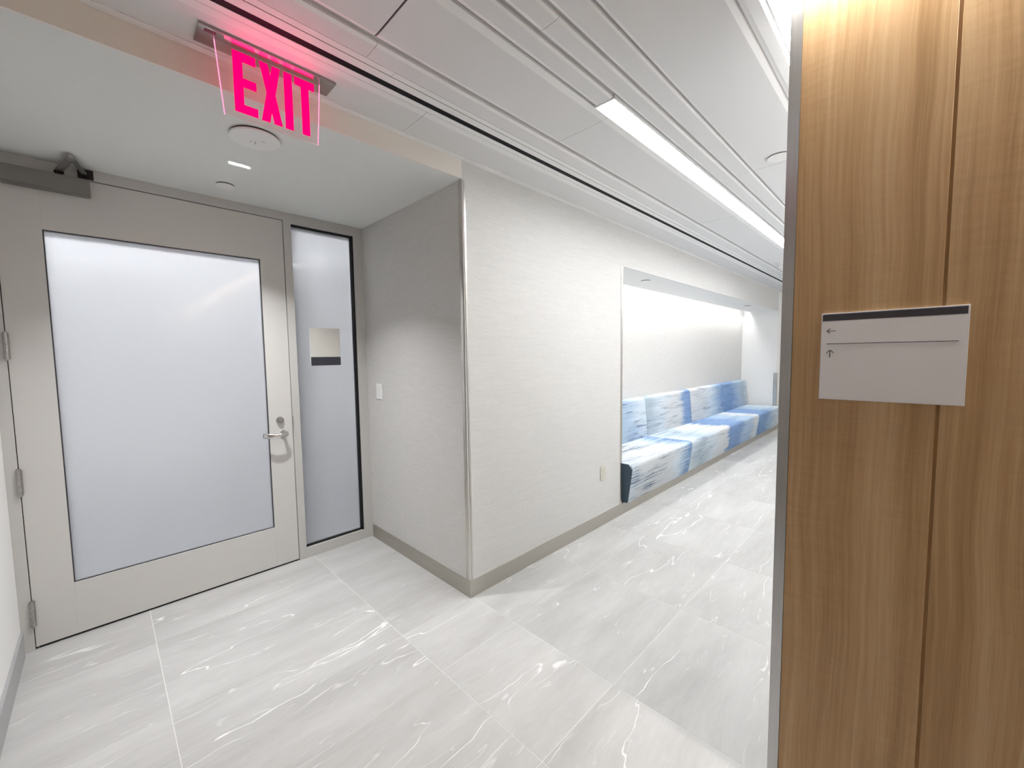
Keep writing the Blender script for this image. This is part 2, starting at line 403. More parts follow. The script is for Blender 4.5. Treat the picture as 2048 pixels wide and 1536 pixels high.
wall('wall_corridor_near_left', (XMIN, YW-.12, 0), (-1.7, YW, TOP), 'paint', 'white wall opposite the recess')
wall('wall_passage_left', (-1.82, YMIN, 0), (-1.7, YW-.12, TOP), 'paint', 'white wall of the cross passage')
wall('wall_passage_end', (-1.82, YMIN-.12, 0), (XW+.2, YMIN, TOP), 'paint', 'white end wall of the cross passage')
wall('wall_end_far', (XMAX, YW-.12, 0), (XMAX+.12, D+.12, TOP), 'paint', 'white wall closing the far end of the corridor')
wall('wall_end_left', (XMIN-.12, YW-.12, 0), (XMIN, D+.12, TOP), 'paint', 'white wall closing the other end of the corridor')
# ---- wood clad wall: core and single veneer panels
w_wood = wall('wall_wood', (XW+.006, YMIN, 0), (XW+.14, YW-.004, TOP), 'wood_back', 'figured wood veneer wall with a directional sign')
edges = [YW-.028, -.0365]
y = -.0365-.007; 
panels = [(YW-.0285, -.0365)]
while y > -8: panels.append((y, y-.62)); y -= .627
for y1, y0 in panels:
    bm = bmesh.new(); add_box(bm, (XW, y0, BB), (XW+.006, y1, TOP))
    bmesh.ops.bevel(bm, geom=[e for e in bm.edges if abs(e.verts[0].co.z-e.verts[1].co.z) > 1 and e.verts[0].co.x < XW+.001], offset=.0012, segments=1, affect='EDGES')
    finish('wood_panel', bm, 'wood', w_wood)
t5 = box('trim_5', (XW-.002, YW-.028, 0.001), (XW+.16, YW+.002, TOP), 'strip_metal', kind=ST); slabel(t5, 'brushed steel edge strip on the corner of the wood wall')
b5 = box('baseboard_wood', (XW-.003, -8, 0), (XW+.006, YW-.0285, BB-.001), 'base_metal', kind=ST); slabel(b5, 'brushed metal baseboard under the wood panels')
# ---- baseboards
T = .006
slabel(box('baseboard_return', (XR-T, D-T, 0), (XR, D2-.03, BB), 'base_metal', kind=ST), 'taupe metal baseboard along the recess side wall')
slabel(box('baseboard_corridor', (XR, D-T, 0), (XN1+.018, D, BB), 'base_metal', kind=ST), 'taupe metal baseboard under the corridor wall')
slabel(box('baseboard_left', (XL, D, 0), (XL+.012, D2-.05, .126), simple('grey_base', (.36, .36, .37), .5), kind=ST), 'grey baseboard under the white recess wall')
slabel(box('baseboard_far', (XN2, D-T, 0), (XMAX, D, BB), 'base_metal', kind=ST), 'taupe metal baseboard beyond the bench')
slabel(box('baseboard_near', (XW+.161, YW, 0), (XMAX, YW+T, BB), 'base_metal', kind=ST), 'taupe metal baseboard on the corridor wall past the wood corner')
slabel(box('baseboard_passage', (-1.7, YMIN, 0), (-1.7+T, YW, BB), 'base_metal', kind=ST), 'taupe metal baseboard along the cross passage')
# ---- corner guards and trims
bm = bmesh.new()
prism(bm, [(XR-.003, D+.036), (XR-.003, D+.012), (XR+.008, D-.003), (XR+.021, D-.003), (XR+.021, D+.003), (XR+.003, D+.036)], BB+.001, HR-.006, 'z')
slabel(finish('trim_1', bm, 'guard_metal', kind=ST), 'polished steel corner guard on the recess wall corner')
slabel(box('trim_2', (XN1-.026, D-.004, BB), (XN1+.004, D+.02, HN-.002), 'guard_metal', bev=.0015, kind=ST), 'thin metal edge trim on the bench niche opening')
slabel(box('trim_3', (XMIN, D-.032, HC-.004), (XMAX, D-.0005, HC+.006), 'panel_edge', kind=ST), 'white ceiling edge trim along the corridor wall')
t4 = multi('trim_4', [((XN2-.006, D-.05+.044, 0.001), (XN2+.07, D-.0065, 1.10)), ((XN2-.006, D-.0065, .001), (XN2, D+.05, 1.10))], 'guard_metal', kind=ST); slabel(t4, 'metal corner guard at the far end of the bench niche')
slabel(box('trim_6', (XN2+.071, D-.005, BB+.001), (XMAX, D-.0005, 1.085), simple('wainscot_white', (.80, .79, .77), .4), kind=ST), 'white wall protection panel beyond the bench')

# ================================================================== CEILINGS
ceil = multi('ceiling', [((XMIN, .4665, HC+.014), (XMAX, D+.02, HC+.12)), ((-1.7, YMIN, HC+.09), (XW+.0, .44, HC+.12)), ((XW, .30, HC+.09), (XMAX, .44, HC+.12)), ((XMIN, .30, HC+.09), (-1.7, .44, HC+.12))], 'groove', kind=ST)
slabel(ceil, 'white ceiling of long metal planks with shadow gaps')
def plank(x0, x1, ylo, yhi, mlo, mhi, name='ceiling_plank', up=.0138):
    """perforated face between mlo..mhi, solid lighter margins that turn up at the edges"""
    prof, mats = [], []
    prof.append((ylo, HC+up)); mats.append(1)
    prof.append((ylo, HC+.004)); mats.append(1)
    if mlo > ylo+1e-4: prof.append((mlo, HC)); mats.append(0)
    else: prof[-1] = (ylo, HC); mats[-1] = 0
    if mhi < yhi-1e-4:
        prof.append((mhi, HC)); mats.append(1); prof.append((yhi, HC+.004)); mats.append(1)
    else: prof.append((yhi, HC)); mats.append(1)
    prof.append((yhi, HC+up)); mats.append(1)
    bm = bmesh.new(); prism(bm, prof, x0, x1, 'x', mats)
    return finish(name, bm, ['panel_face', 'panel_edge'], ceil)
def row(ylo, yhi, mlo, mhi, brk, gaps=None):
    brk = sorted(brk)
    for i in range(len(brk)-1):
        g0 = (gaps or {}).get(round(brk[i], 3), .0022)/2; g1 = (gaps or {}).get(round(brk[i+1], 3), .0022)/2
        plank(brk[i]+g0, brk[i+1]-g1, ylo, yhi, mlo, mhi)
row(1.6685, 1.889, 1.706, 1.889, [XMIN, -1.85, 1.145, 4.14, 7.1, 10.1, XMAX])
row(1.5315, 1.5605, 1.5315, 1.5315+.0001, [XMIN, 1.30, 4.3, 7.3, XMAX]) if False else None
for x0, x1 in ((XMIN, .9), (.902, 3.9), (3.902, 6.9), (6.902, XMAX)):
    bm = bmesh.new(); add_box(bm, (x0, 1.5315, HC), (x1, 1.5605, HC+.0138)); finish('ceiling_strip', bm, 'panel_edge', ceil)
row(1.439, 1.529, 1.455, 1.529, [XMIN, -2.2, .78, 3.76, 6.7, 9.7, XMAX])
row(1.109, 1.413, 1.14, 1.397, [XMIN, -2.25, .757, 1.795, 3.785, 5.78, 7.78, 9.78, XMAX], {.757: .007, 3.785: .004})
row(1.008, 1.094, 1.019, 1.079, [XMIN, -1.3, 1.672]); row(1.008, 1.094, 1.019, 1.079, [6.66, 9.6, XMAX])
row(.906, .988, .917, .973, [XMIN, -1.85, 1.160, 4.16, 7.16, XMAX])
row(.796, .889, .804, .877, [XMIN, -.05, 2.954, 5.95, 8.95, XMAX])
row(.472, .783, .490, .771, [XMIN, -.05, 2.955, 4.95, 6.95, 8.95, XMAX], {2.955: .005})
for xj, y0, y1 in ((.757, 1.1095, 1.4125), (2.955, .4725, .7825), (3.785, 1.1095, 1.4125)):
    box('joint_gap', (xj-.0018, y0, HC+.005), (xj+.0018, y1, HC+.0138), 'black', ceil)  # black strip replaces the natural shade of a deep open joint
# stepped margin between the last plank and the light slot
bm = bmesh.new(); prism(bm, [(.466, HC+.05), (.466, HC+.012), (.449, HC+.010), (.447, HC+.002), (.412, HC+.002), (.412, HC+.05)], XMIN, XMAX)
finish('ceiling_strip', bm, 'panel_edge', ceil)
# passage ceiling: plain board with cut-outs left for the slot along the wood wall
finish_bm = bmesh.new(); add_box(finish_bm, (-1.7, YMIN, HC), (XW-.085, .30, HC+.03)); finish('passage_board', finish_bm, 'paint', ceil)
bm = bmesh.new(); add_box(bm, (XMIN, .30, HC), (XW-.085, .410, HC+.03)); finish('passage_board', bm, 'paint', ceil)
ceil_r = wall('ceiling_recess', (XL+.0, D+.0122, HR), (XR, D2+.12, HR+.08), 'ceil_paint', 'plain painted ceiling of the door recess')
ceil_n = wall('ceiling_niche', (XN1, D+.0122, HN), (XN2, 2.395, HN+.05), 'paint', 'plain white ceiling of the bench niche')
box('cove_top', (XN1, 2.34, 2.44), (XN2, YNB, 2.48), 'paint', ceil_n)
# slot diffuser
sd = thing('slot_diffuser', 'long white linear air diffuser with a black slot in the plank ceiling', 'air diffuser', (1.3, 1.615, HC))
box('flange', (XMIN, 1.6365, HC), (XMAX, 1.6655, HC+.0135), 'panel_edge', sd)
box('flange', (XMIN, 1.5645, HC), (XMAX, 1.6035, HC+.0135), 'panel_edge', sd)
box('slot', (XMIN, 1.604, HC+.0015), (XMAX, 1.636, HC+.0135), 'black', sd)
box('joint', (XMIN, 1.5606, HC+.0012), (XMAX, 1.5644, HC+.0135), 'dark', sd)
box('joint', (XMIN, 1.6656, HC+.0012), (XMAX, 1.6684, HC+.0135), 'dark', sd)

# ================================================================== LIGHT FITTINGS
lf = thing('linear_light', 'long glowing recessed linear light in the corridor plank ceiling', 'ceiling light', (4.1, 1.055, HC))
X0, X1 = 1.674, 6.655
bm = bmesh.new()
for a, b_ in (((X0, 1.000, HC-.001), (X0+.010, 1.106, HC+.0135)), ((X1-.01, 1.000, HC-.001), (X1, 1.106, HC+.0135)), ((X0+.010, 1.000, HC-.001), (X1-.01, 1.008, HC+.0135)), ((X0+.010, 1.1025, HC-.001), (X1-.01, 1.106, HC+.0135))): add_box(bm, a, b_)
finish('frame', bm, 'panel_edge', lf)
box('lens', (X0+.0101, 1.0085, HC+.006), (X1-.0101, 1.102, HC+.0135), 'L_fix', lf)
lf2 = thing('linear_light', 'recessed linear light in the plank ceiling on the other side of the exit sign', 'ceiling light', (-3.85, 1.05, HC))  # unseen light added to brighten the left corridor and strip reflection
box('lens', (-4.8, 1.0085, HC-.004), (-2.9, 1.0935, HC-.0005), 'L_fix2', lf2)
box('frame', (-4.82, 1.0082, HC-.002), (-2.88, 1.0938, HC-.0003), 'panel_edge', lf2)
for k, (a, b_, lab) in enumerate((((XW+.003, YW+.004, HC+.03), (XMAX-.1, .392, HC+.045), 'glowing perimeter light slot along the corridor side of the wood wall'), ((XW-.083, -8.0, HC+.03), (XW-.003, .408, HC+.045), 'glowing perimeter light slot above the signed wood panels'))):
    s_ = thing('slot_light', lab, 'ceiling light', ((a[0]+b_[0])/2, (a[1]+b_[1])/2, HC+.03))
    if k == 0: box('lens', a, b_, 'L_slot', s_)
    else:      # grazer lens tilted towards the veneer
        bm = bmesh.new(); prism(bm, [(XW-.083, HC+.006), (XW-.045, HC+.044), (XW-.083, HC+.044)], a[1], b_[1], 'y'); finish('lens', bm, 'L_wash', s_)
    if k == 0:
        box('lens', (XW+.003, .3995, HC+.008), (XMAX-.1, .4105, HC+.015), 'L_slot', s_)
        box('lip', (XW+.003, .3925, HC+.0), (XMAX-.1, .399, HC+.045), 'panel_edge', s_)
    else:
        box('lip', (XW-.0845, -8, HC), (XW-.0835, .408, HC+.045), 'panel_edge', s_)
cv = thing('cove_light', 'hidden LED strip washing the back wall of the bench niche', 'cove light', ((XN1+XN2)/2, 2.415, 2.35))
box('housing', (XN1+.03, 2.3955, 2.345), (XN2-.03, 2.44, 2.375), 'panel_edge', cv)
box('lens', (XN1+.04, 2.402, 2.340), (XN2-.04, 2.436, 2.3449), 'L_cove', cv)
ca = bpy.data.lights.new('cove_beam', 'AREA'); ca.shape = 'RECTANGLE'; ca.size = XN2-XN1-.1; ca.size_y = .03; ca.energy = COVE_W; ca.spread = math.radians(100); ca.color = (1, .985, .96)
co = bpy.data.objects.new('cove_beam', ca); C.objects.link(co); co.parent = cv; co.location = (0, .004, -.0115)
# cross bars of the passage ceiling, seen as reflections in the frosted glass
for k in range(4):
    yb = -.16-2.95*k
    t = thing('passage_light', ('first', 'second', 'third', 'fourth')[k] + ' passage ceiling light bar counted from the exit sign corridor', 'ceiling light', (.28, yb, HC), 'passage light bars')
    box('frame', (-.25, yb-.035, HC-.004), (.82, yb+.035, HC-.0005), 'panel_edge', t)
    box('lens', (-.24, yb-.024, HC-.008), (.81, yb+.024, HC-.0042), 'L_bar', t)
# small multi-LED downlight of the recess
ml = thing('mini_downlight', 'small recessed linear LED downlight in the recess ceiling', 'downlight', (.585, 2.597, HR))
multi('frame', [((.522, 2.568, HR-.002), (.648, 2.577, HR-.0002)), ((.522, 2.617, HR-.002), (.648, 2.626, HR-.0002)), ((.522, 2.577, HR-.002), (.532, 2.617, HR-.0002)), ((.638, 2.577, HR-.002), (.648, 2.617, HR-.0002))], 'ceil_paint', ml)
box('baffle', (.532, 2.577, HR-.001), (.638, 2.617, HR-.0002), simple('baffle_grey', (.30, .30, .29), .5), ml)
for k in range(6):
    bm = bmesh.new(); cyl(bm, (.545+.016*k, 2.597, HR-.0035), .0075, .002, 'z', 16); finish('led', bm, 'L_mini', ml)
la = bpy.data.lights.new('downlight_beam', 'AREA'); la.shape = 'RECTANGLE'; la.size = .10; la.size_y = .03; la.energy = MINI_W; la.spread = math.radians(105)
lo = bpy.data.objects.new('downlight_beam', la); C.objects.link(lo); lo.parent = ml; lo.location = (0, 0, -.006)

# ================================================================== DOOR, SIDELIGHT, FRAME
FY0, FY1 = D2-.012, D2+.10
fr = multi('trim_7', [((XL, FY0, 0), (XDL-.003, FY1, HR-.0005)), ((XDL-.003, FY0, HT+.004), (XR, FY1, HR-.0005)), ((XDR+.003, FY0, 0), (1.0175, FY1, HT+.004)), ((1.4685, FY0, 0), (XR-.0005, FY1, HT+.004)), ((1.0175, FY0, 0), (1.4685, FY1, .0775)), ((1.0175, FY0, 2.4555), (1.4685, FY1, HT+.004))], 'frame', kind=ST)
slabel(fr, 'grey metal frame around the door and its sidelight')
box('stop', (XDL-.003, D2+.052, .002), (XDL+.014, D2+.09, HT), 'dark', fr)
box('stop', (XDR-.014, D2+.052, .002), (XDR+.003, D2+.09, HT), 'dark', fr)
box('stop', (XDL+.014, D2+.052, HT-.014), (XDR-.014, D2+.09, HT+.004), 'dark', fr)
multi('gap_seal', [((XDL-.003, D2+.003, .002), (XDL-.0002, D2+.05, HT+.004)), ((XDL-.0002, D2+.003, HT+.0004), (XDR+.003, D2+.05, HT+.004)), ((XDR+.0003, D2+.003, .002), (XDR+.003, D2+.05, HT+.0004))], 'black', fr)  # black strips stand in for the shade in the gap around the leaf
door = bpy.data.objects.new('door_1', None); C.objects.link(door); door.location = ((XDL+XDR)/2, D2, 0); door['kind'] = ST
slabel(door, 'grey painted door with a large frosted glass pane')
GX0, GX1, GZ0, GZ1 = -.166, .815, .297, 2.178
DY0, DY1 = D2-.004, D2+.046
B = .0008
box('stile', (XDL, DY0, .012), (GX0, DY1, HT), 'door', door, B)
box('stile', (GX1, DY0, .012), (XDR, DY1, HT), 'door', door, B)
box('rail', (GX0, DY0, .012), (GX1, DY1, GZ0), 'door', door, B)
box('rail', (GX0, DY0, GZ1), (GX1, DY1, HT), 'door', door, B)
box('glass_pane', (GX0+.004, D2+.006, GZ0+.004), (GX1-.004, D2+.016, GZ1-.004), 'frosted', door)
multi('glazing_bead', [((GX0, D2+.003, GZ0), (GX0+.005, D2+.022, GZ1)), ((GX1-.006, D2+.003, GZ0), (GX1, D2+.022, GZ1)), ((GX0+.005, D2+.003, GZ0), (GX1-.006, D2+.022, GZ0+.004)), ((GX0+.005, D2+.003, GZ1-.005), (GX1-.006, D2+.022, GZ1))], 'sign_dark', door)
box('bottom_seal', (XDL+.01, D2+.004, .001), (XDR-.01, D2+.03, .0119), 'black', door)  # black strip stands in for the shaded gap under the leaf
# hinges
for z in (.196, .890, 1.580, 2.27):
    bm = bmesh.new(); cyl(bm, (XDL-.001, D2-.018, z-.066), .0085, .132, 'z', 14)
    for q in (-.026, .0, .026): cyl(bm, (XDL-.001, D2-.018, z+q-.0015), .0088, .003, 'z', 14)
    cyl(bm, (XDL-.001, D2-.018, z+.066), .006, .006, 'z', 12); cyl(bm, (XDL-.001, D2-.018, z-.072), .006, .006, 'z', 12)
    add_box(bm, (XDL-.012, D2-.0145, z-.064), (XDL+.010, D2-.010, z+.064))
    finish('hinge', bm, 'hinge_metal', door)
# lever handle
hx, hz = .902, .966
bm = bmesh.new(); cyl(bm, (hx, DY0-.010, hz), .023, .010, 'y', 32, ); finish('rose', bm, 'chrome', door, smooth=False)
bm = bmesh.new(); cyl(bm, (hx, DY0-.052, hz), .011, .044, 'y', 20)
tube(bm, [(hx+.014, DY0-.046, hz), (hx+.004, DY0-.056, hz), (hx-.02, DY0-.063, hz-.001), (hx-.05, DY0-.066, hz-.003), (hx-.085, DY0-.063, hz-.003), (hx-.108, DY0-.056, hz-.001), (hx-.126, DY0-.044, hz+.001), (hx-.134, DY0-.034, hz+.002)], .017, .0075, 14)
lv = finish('lever_handle', bm, 'chrome', door, smooth=True); lv['label'] = 'satin chrome curved lever handle'
bm = bmesh.new(); cyl(bm, (.884, DY0-.012, 1.062), .024, .012, 'y', 28, .0245); 
cy = finish('lock_cylinder', bm, 'hinge_metal', door)
bm = bmesh.new(); prism(bm, [(.884+.013*math.cos(a), 1.062+.013*math.sin(a)) for a in [2*math.pi*k/20 for k in range(20)]], DY0-.016, DY0-.0125, 'y')
add_box(bm, (.874, DY0-.024, 1.058), (.894, DY0-.016, 1.066)); finish('thumb_turn', bm, 'hinge_metal', cy)
box('strike', (XDR-.0005, D2-.0135, .975), (XDR+.008, D2-.0122, 1.085), 'guard_metal', fr)
# door closer with folded arm
bm = bmesh.new(); add_box(bm, (-.286, D2-.066, 2.374), (.022, DY0-.001, 2.457))
bmesh.ops.bevel(bm, geom=list(bm.edges), offset=.004, segments=2, affect='EDGES'); dc = finish('door_closer', bm, 'closer', door)
bm = bmesh.new(); cyl(bm, (-.088, D2-.036, 2.457), .014, .020, 'z', 20); cyl(bm, (-.088, D2-.036, 2.470), .019, .008, 'z', 6); finish('pinion', bm, 'dark', dc)
def bar(bm, a, b_, w, t):
    a, b_ = Vector(a), Vector(b_); d = (b_-a).normalized(); s = d.cross(Vector((0, 0, 1))).normalized()*w; u = s.cross(d).normalized()*t
    v = [bm.verts.new(q) for q in (a-s-u, a+s-u, a+s+u, a-s+u, b_-s-u, b_+s-u, b_+s+u, b_-s+u)]
    for f in ((0,3,2,1),(4,5,6,7),(0,1,5,4),(1,2,6,5),(2,3,7,6),(3,0,4,7)): bm.faces.new([v[i] for i in f])
bm = bmesh.new(); bar(bm, (-.088, D2-.036, 2.484), (-.040, D2-.205, 2.500), .015, .004); finish('closer_arm', bm, 'closer', dc)
bm = bmesh.new(); bar(bm, (-.040, D2-.205, 2.508), (.006, D2-.030, 2.492), .010, .004); finish('closer_arm', bm, 'closer', dc)
bm = bmesh.new(); cyl(bm, (-.040, D2-.205, 2.494), .013, .020, 'z', 18); finish('elbow', bm, 'hinge_metal', dc)
bm = bmesh.new(); add_box(bm, (-.022, D2-.0245, 2.473), (.038, D2-.0125, 2.520)); add_box(bm, (-.004, D2-.042, 2.480), (.018, D2-.0245, 2.496)); finish('arm_bracket', bm, 'dark', dc)
# sidelight
sl = bpy.data.objects.new('window_1', None); C.objects.link(sl); sl.location = (1.243, D2, .0775); sl['kind'] = ST
slabel(sl, 'narrow frosted sidelight window beside the door')
box('glass_pane', (1.0215, D2+.034, .0815), (1.4645, D2+.044, 2.4515), 'frosted', sl)
multi('gasket', [((1.0176, D2+.026, .0776), (1.0235, D2+.05, 2.4554)), ((1.4575, D2-.006, .0776), (1.4684, D2+.05, 2.4554)), ((1.0235, D2+.006, .0776), (1.4575, D2+.05, .0835)), ((1.0235, D2+.002, 2.447), (1.4575, D2+.05, 2.4554))], 'black', sl)
# ---- the room behind the frosted glass
RX0, RX1, RY1 = -1.6, 3.2, 8.0
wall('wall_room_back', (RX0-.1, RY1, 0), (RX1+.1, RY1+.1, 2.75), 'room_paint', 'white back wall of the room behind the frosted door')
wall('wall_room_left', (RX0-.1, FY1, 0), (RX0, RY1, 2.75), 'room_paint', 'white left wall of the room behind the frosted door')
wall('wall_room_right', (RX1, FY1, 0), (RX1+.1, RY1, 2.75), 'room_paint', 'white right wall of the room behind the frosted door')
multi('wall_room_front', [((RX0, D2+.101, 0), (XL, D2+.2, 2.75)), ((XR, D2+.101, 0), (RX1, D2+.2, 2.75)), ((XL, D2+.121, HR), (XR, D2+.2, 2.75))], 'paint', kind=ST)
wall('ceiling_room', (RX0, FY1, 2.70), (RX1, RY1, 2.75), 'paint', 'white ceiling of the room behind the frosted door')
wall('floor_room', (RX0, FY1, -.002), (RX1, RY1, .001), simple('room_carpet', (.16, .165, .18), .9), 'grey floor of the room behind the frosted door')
for k, (x0, x1, y0, y1) in enumerate(((-.9, 1.0, 3.71, 3.84), (-.9, 2.2, 5.4, 5.48), (-.9, 2.2, 6.9, 6.98))):
    t = tag(box('room_light', (x0, y0, 2.685), (x1, y1, 2.6995), 'L_room' if k == 0 else 'L_bar'), ('ceiling light strip just behind the frosted door', 'ceiling light strip in the middle of the room behind the door', 'ceiling light strip by the back wall of the room behind the door')[k], 'ceiling light', 'lights of the room behind')

# ================================================================== THINGS
# ---- exit sign
ex = thing('exit_sign', 'edge-lit acrylic exit sign with glowing pink red letters under a steel ceiling plate', 'exit sign', (.53, 1.80, HC))
EY = 1.80
pl = box('ceiling_plate', (.300, 1.752, HC-.010), (.757, 1.857, HC-.0005), 'plate_metal', ex, .002); pl['label'] = 'brushed steel ceiling plate'
box('test_window', (.318, 1.764, HC-.0112), (.352, 1.778, HC-.0098), simple('test_red', (.16, .01, .04), .3), pl)
bm = bmesh.new(); tr_ = [(.351, HC-.0102), (.370, 2.378), (.691, 2.378), (.707, HC-.0102)]
prism(bm, tr_, EY-.003, EY+.003, 'y'); finish('acrylic_panel', bm, 'acrylic', ex)
bm = bmesh.new(); prism(bm, [(.3495, HC-.0102), (.3685, 2.376), (.3705, 2.378), (.3515, HC-.0102)], EY-.0034, EY+.0034, 'y'); finish('lit_edge', bm, 'exit_edge', ex)
bm = bmesh.new(); prism(bm, [(.7065, HC-.0102), (.6905, 2.378), (.6922, 2.376), (.7080, HC-.0102)], EY-.0034, EY+.0034, 'y'); finish('lit_edge', bm, 'exit_edge', ex)
box('bottom_edge', (.371, EY-.0034, 2.3758), (.690, EY+.0034, 2.3780), simple('acrylic_edge', (.85, .78, .76), .2), ex)
zt, zb = 2.612, 2.400
def letter(name, polys):
    bm = bmesh.new()
    for p in polys: prism(bm, p, EY-.0055, EY-.0032, 'y')
    o = finish('letter', bm, 'exit_letter', ex); return o
R4 = lambda x0, x1, z0, z1: [(x0, z0), (x1, z0), (x1, z1), (x0, z1)]
s = .030
letter('E', [R4(.402, .402+s, zb, zt), R4(.402+s, .475, zt-.031, zt), R4(.402+s, .474, 2.494, 2.524), R4(.402+s, .476, zb, zb+.031)])
xm = .523
letter('X', [[(.487, zt), (.5155, zt), (xm+.013, 2.506), (xm-.015, 2.506)], [(.558, zt), (.5305, zt), (xm-.013, 2.5061), (xm+.015, 2.5061)], [(.487, zb), (.5155, zb), (xm+.013, 2.5062), (xm-.015, 2.5062)], [(.559, zb), (.5305, zb), (xm-.013, 2.5063), (xm+.015, 2.5063)]])
letter('I', [R4(.570, .599, zb, zt)])
letter('T', [R4(.609, .683, zt-.030, zt), R4(.632, .661, zb, zt-.030)])
el = bpy.data.lights.new('exit_glow', 'AREA'); el.shape = 'RECTANGLE'; el.size = .30; el.size_y = .18; el.color = (1, .05, .22); el.energy = .35
eo = bpy.data.objects.new('exit_glow', el); C.objects.link(eo); eo.parent = ex; eo.location = (0, -.010, -.11); eo.rotation_euler = (math.radians(-90), 0, 0)
# ---- directional sign on the wood
sg = thing('direction_sign', 'white wayfinding sign with two arrows on the wood wall', 'sign', (XW, .063, 1.358))
sx = XW-.007
box('plate', (sx, -.0855, 1.3575), (XW-.0002, .2105, 1.6110), 'sign_edge', sg, .0008)
box('face', (sx-.0012, -.082, 1.3615), (sx-.0001, .2075, 1.5865), 'sign_white', sg)
hb = box('header_bar', (sx-.0012, -.082, 1.5885), (sx-.0001, .2075, 1.6075), 'sign_dark', sg); hb['label'] = 'dark header bar'
FX = sx-.0013
box('rule', (FX-.0005, -.069, 1.5207), (FX, .1965, 1.5223), 'sign_dark', sg)
def stroke(bm, a, b_, wd):
    a, b_ = Vector(a), Vector(b_); d = (b_-a).normalized(); n_ = Vector((-d.y, d.x))*wd/2
    prism(bm, [tuple(a-n_), tuple(b_-n_), tuple(b_+n_), tuple(a+n_)], FX-.0005, FX, 'x')
bm = bmesh.new(); stroke(bm, (.1765, 1.559), (.1965, 1.559), .0018); stroke(bm, (.1968, 1.5585), (.189, 1.5665), .0018); stroke(bm, (.1968, 1.5595), (.189, 1.5515), .0018); finish('arrow', bm, 'sign_dark', sg)
bm = bmesh.new(); stroke(bm, (.1875, 1.4815), (.1875, 1.5025), .0018); stroke(bm, (.1880, 1.5030), (.1965, 1.4945), .0018); stroke(bm, (.1870, 1.5030), (.1785, 1.4945), .0018); finish('arrow', bm, 'sign_dark', sg)
# ---- blank room plaque on the sidelight
rp = thing('room_plaque', 'blank cream plaque with a dark lower band on the sidelight glass', 'sign', (1.2345, D2+.030, 1.441))
box('backer', (1.1215, D2+.022, 1.4405), (1.347, D2+.0335, 1.7275), 'sign_edge', rp)
box('face', (1.124, D2+.020, 1.5085), (1.3455, D2+.0219, 1.7265), 'plaque', rp)
box('band', (1.124, D2+.020, 1.4435), (1.3455, D2+.0219, 1.5075), 'plaque_dark', rp)
# ---- light switch
sw = thing('light_switch', 'white rocker light switch on the grey recess wall', 'switch', (XR, 3.004, 1.17))
box('plate', (XR-.006, 2.957, 1.170), (XR-.0002, 3.050, 1.293), 'white_plastic', sw, .002)
box('rocker', (XR-.0095, 2.985, 1.198), (XR-.0061, 3.022, 1.266), 'white_plastic', sw, .001)
# ---- power outlets
def outlet(x0, z0, wd, ht, label, grp=None, y=D):
    t = thing('power_outlet', label, 'outlet', (x0+wd/2, y, z0), grp)
    box('plate', (x0, y-.006, z0), (x0+wd, y-.0002, z0+ht), 'beige_plastic', t, .0018)
    for q in (.28, .72):
        zc = z0+ht*q; xc = x0+wd/2
        r = box('socket', (xc-.018, y-.0085, zc-.016), (xc+.018, y-.0061, zc+.016), simple('outlet_face', (.62, .61, .54), .4), t, .001)
        for dx in (-.008, .008): box('slot', (xc+dx-.0014, y-.0090, zc-.002), (xc+dx+.0014, y-.0084, zc+.009), 'slot_dark', r)
        bm = bmesh.new(); cyl(bm, (xc, y-.0090, zc-.009), .003, .0006, 'y', 10); finish('slot', bm, 'slot_dark', r)
    bm = bmesh.new(); cyl(bm, (x0+wd/2, y-.0075, z0+ht/2), .0032, .0014, 'y', 10); finish('screw', bm, 'hinge_metal', t)
outlet(3.003, .405, .080, .122, 'beige duplex power outlet low on the corridor wall before the bench')
outlet(9.42, .44, .075, .12, 'small power outlet on the white wall beyond the bench', y=D-.005)
# ---- ceiling discs
def disc(name, c, r, h, label, cat, group=None, mat='white_plastic'):
    t = thing(name, label, cat, c, group)
    bm = bmesh.new(); cyl(bm, (c[0], c[1], c[2]-h), r*.97, h-.0003, 'z', 48, r); finish('cover', bm, mat, t)
    return t
d1 = thing('ceiling_sensor', 'large flat white ceiling disc with tiny dark holes behind the exit sign', 'sensor', (.571, 2.225, HR))
bm = bmesh.new(); cyl(bm, (.571, 2.225, HR-.008), .098, .0077, 'z', 56); finish('neck', bm, 'slot_dark', d1)  # dark colour stands in for the shadow edge around the disc
bm = bmesh.new(); cyl(bm, (.571, 2.225, HR-.016), .100, .0079, 'z', 56, .101); finish('cover', bm, 'white_plastic', d1)
for dx, dy, r in ((-.012, .012, .0028), (.004, .006, .003), (.008, .022, .003)):
    bm = bmesh.new(); cyl(bm, (.571+dx, 2.235+dy, HR-.0166), r, .0005, 'z', 10); finish('hole', bm, 'slot_dark', d1)
box('indicator', (.594, 2.216, HR-.0166), (.612, 2.220, HR-.0161), 'hinge_metal', d1)
def sprinkler(c, r, label):
    t = thing('sprinkler_cover', label, 'sprinkler', c)
    bm = bmesh.new(); cyl(bm, (c[0], c[1], c[2]-.006), r*.97, .0057, 'z', 40); finish('cup', bm, 'slot_dark', t)  # coloured dark to give the shadow arc behind the cover
    bm = bmesh.new(); cyl(bm, (c[0], c[1], c[2]-.0085), r, .0024, 'z', 40); finish('cover', bm, 'white_plastic', t)
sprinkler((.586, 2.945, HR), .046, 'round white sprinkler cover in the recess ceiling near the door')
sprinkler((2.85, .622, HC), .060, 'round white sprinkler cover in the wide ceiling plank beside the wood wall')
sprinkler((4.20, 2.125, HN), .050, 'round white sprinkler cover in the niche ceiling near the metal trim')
sprinkler((7.79, 2.10, HN), .050, 'round white sprinkler cover in the niche ceiling near the far end wall')
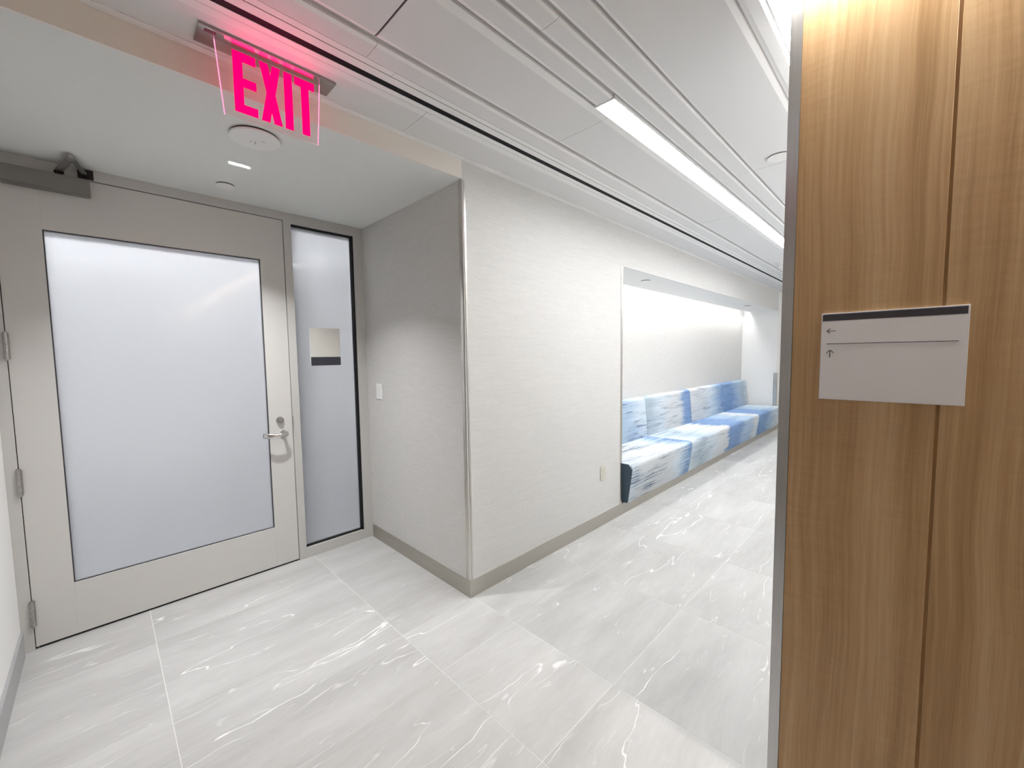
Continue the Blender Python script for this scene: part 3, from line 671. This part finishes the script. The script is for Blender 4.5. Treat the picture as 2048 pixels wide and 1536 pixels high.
sm = thing('smoke_detector', 'white smoke detector on the plank ceiling past the wood wall', 'detector', (6.2, 1.27, HC))
bm = bmesh.new(); cyl(bm, (6.2, 1.27, HC-.028), .085, .0277, 'z', 40, .088); finish('base', bm, 'white_plastic', sm)
bm = bmesh.new(); cyl(bm, (6.2, 1.27, HC-.062), .055, .033, 'z', 40, .070); finish('dome', bm, 'white_plastic', sm)
bm = bmesh.new(); cyl(bm, (6.2, 1.27, HC-.045), .0655, .006, 'z', 40, .067); finish('vent', bm, 'hinge_metal', sm)
# ---- upholstered bench: metal plinth and four sections
slabel_pl = tag(box('bench_plinth', (XN1+.022, D-.004, 0), (XN2-.002, D+.10, BB), 'base_metal'), 'low taupe metal plinth under the blue bench', 'plinth')
W_ = (9.04-3.40)/4
labs = ['blue and white brushed-pattern bench section with a dark slate end beside the metal-trimmed wall corner',
        'pale bench section with a blue streak, second from the metal-trimmed wall corner',
        'blue-fronted bench section, third from the metal-trimmed wall corner',
        'blue bench section against the white end wall of the niche']
def rounded(prof, rad, seg=5):
    out = []
    n = len(prof)
    for i, (p, r) in enumerate(zip(prof, rad)):
        if r <= 0: out.append(p); continue
        P, A, Bq = Vector(p), Vector(prof[i-1]), Vector(prof[(i+1) % n])
        a = P + (A-P).normalized()*r; b_ = P + (Bq-P).normalized()*r
        for k in range(seg+1):
            t = k/seg; out.append(tuple((1-t)**2*a + 2*t*(1-t)*P + t*t*b_))
    return out
for i in range(4):
    x0 = 3.40+W_*i+.003; x1 = 3.40+W_*(i+1)-.003
    t = thing('bench_section', labs[i], 'bench', ((x0+x1)/2, 2.15, BB), 'upholstered bench sections in the niche')
    for nm, prof, rad in (('seat', [(1.880, BB+.001), (1.826, .478), (2.395, .462), (2.395, BB+.001)], [.006, .045, .01, 0]),
                          ('backrest', [(2.400, BB+.10), (2.385, .46), (2.425, .955), (2.524, .955), (2.524, BB+.10)], [0, 0, .035, .02, 0])):
        P = rounded(prof, rad)
        bm = bmesh.new(); prism(bm, P, x0, x1, 'x')
        endf = [f for f in bm.faces if len(f.verts) == len(P)]
        ee = list({e for f in endf for e in f.edges})
        for f in bm.faces: f.material_index = 0
        if nm == 'seat' and i == 0:
            for f in endf:
                if f.calc_center_median().x < x0+.01: f.material_index = 1
        bmesh.ops.bevel(bm, geom=ee, offset=.018, segments=3, affect='EDGES', profile=.5, material=0)
        fm = fabric('brushed_fabric_%s_%d' % (nm, i), x0, W_, (SEATS if nm == 'seat' else BACKS)[i], ((.9, .4, .35, .3) if nm == 'seat' else (.95, .55, .6, .45))[i], i*2+(nm == 'seat'))
        o = finish(nm, bm, [fm, 'fabric_dark'], t, smooth=True)
        for p in o.data.polygons:
            if abs(p.normal.x) > .99: p.use_smooth = False
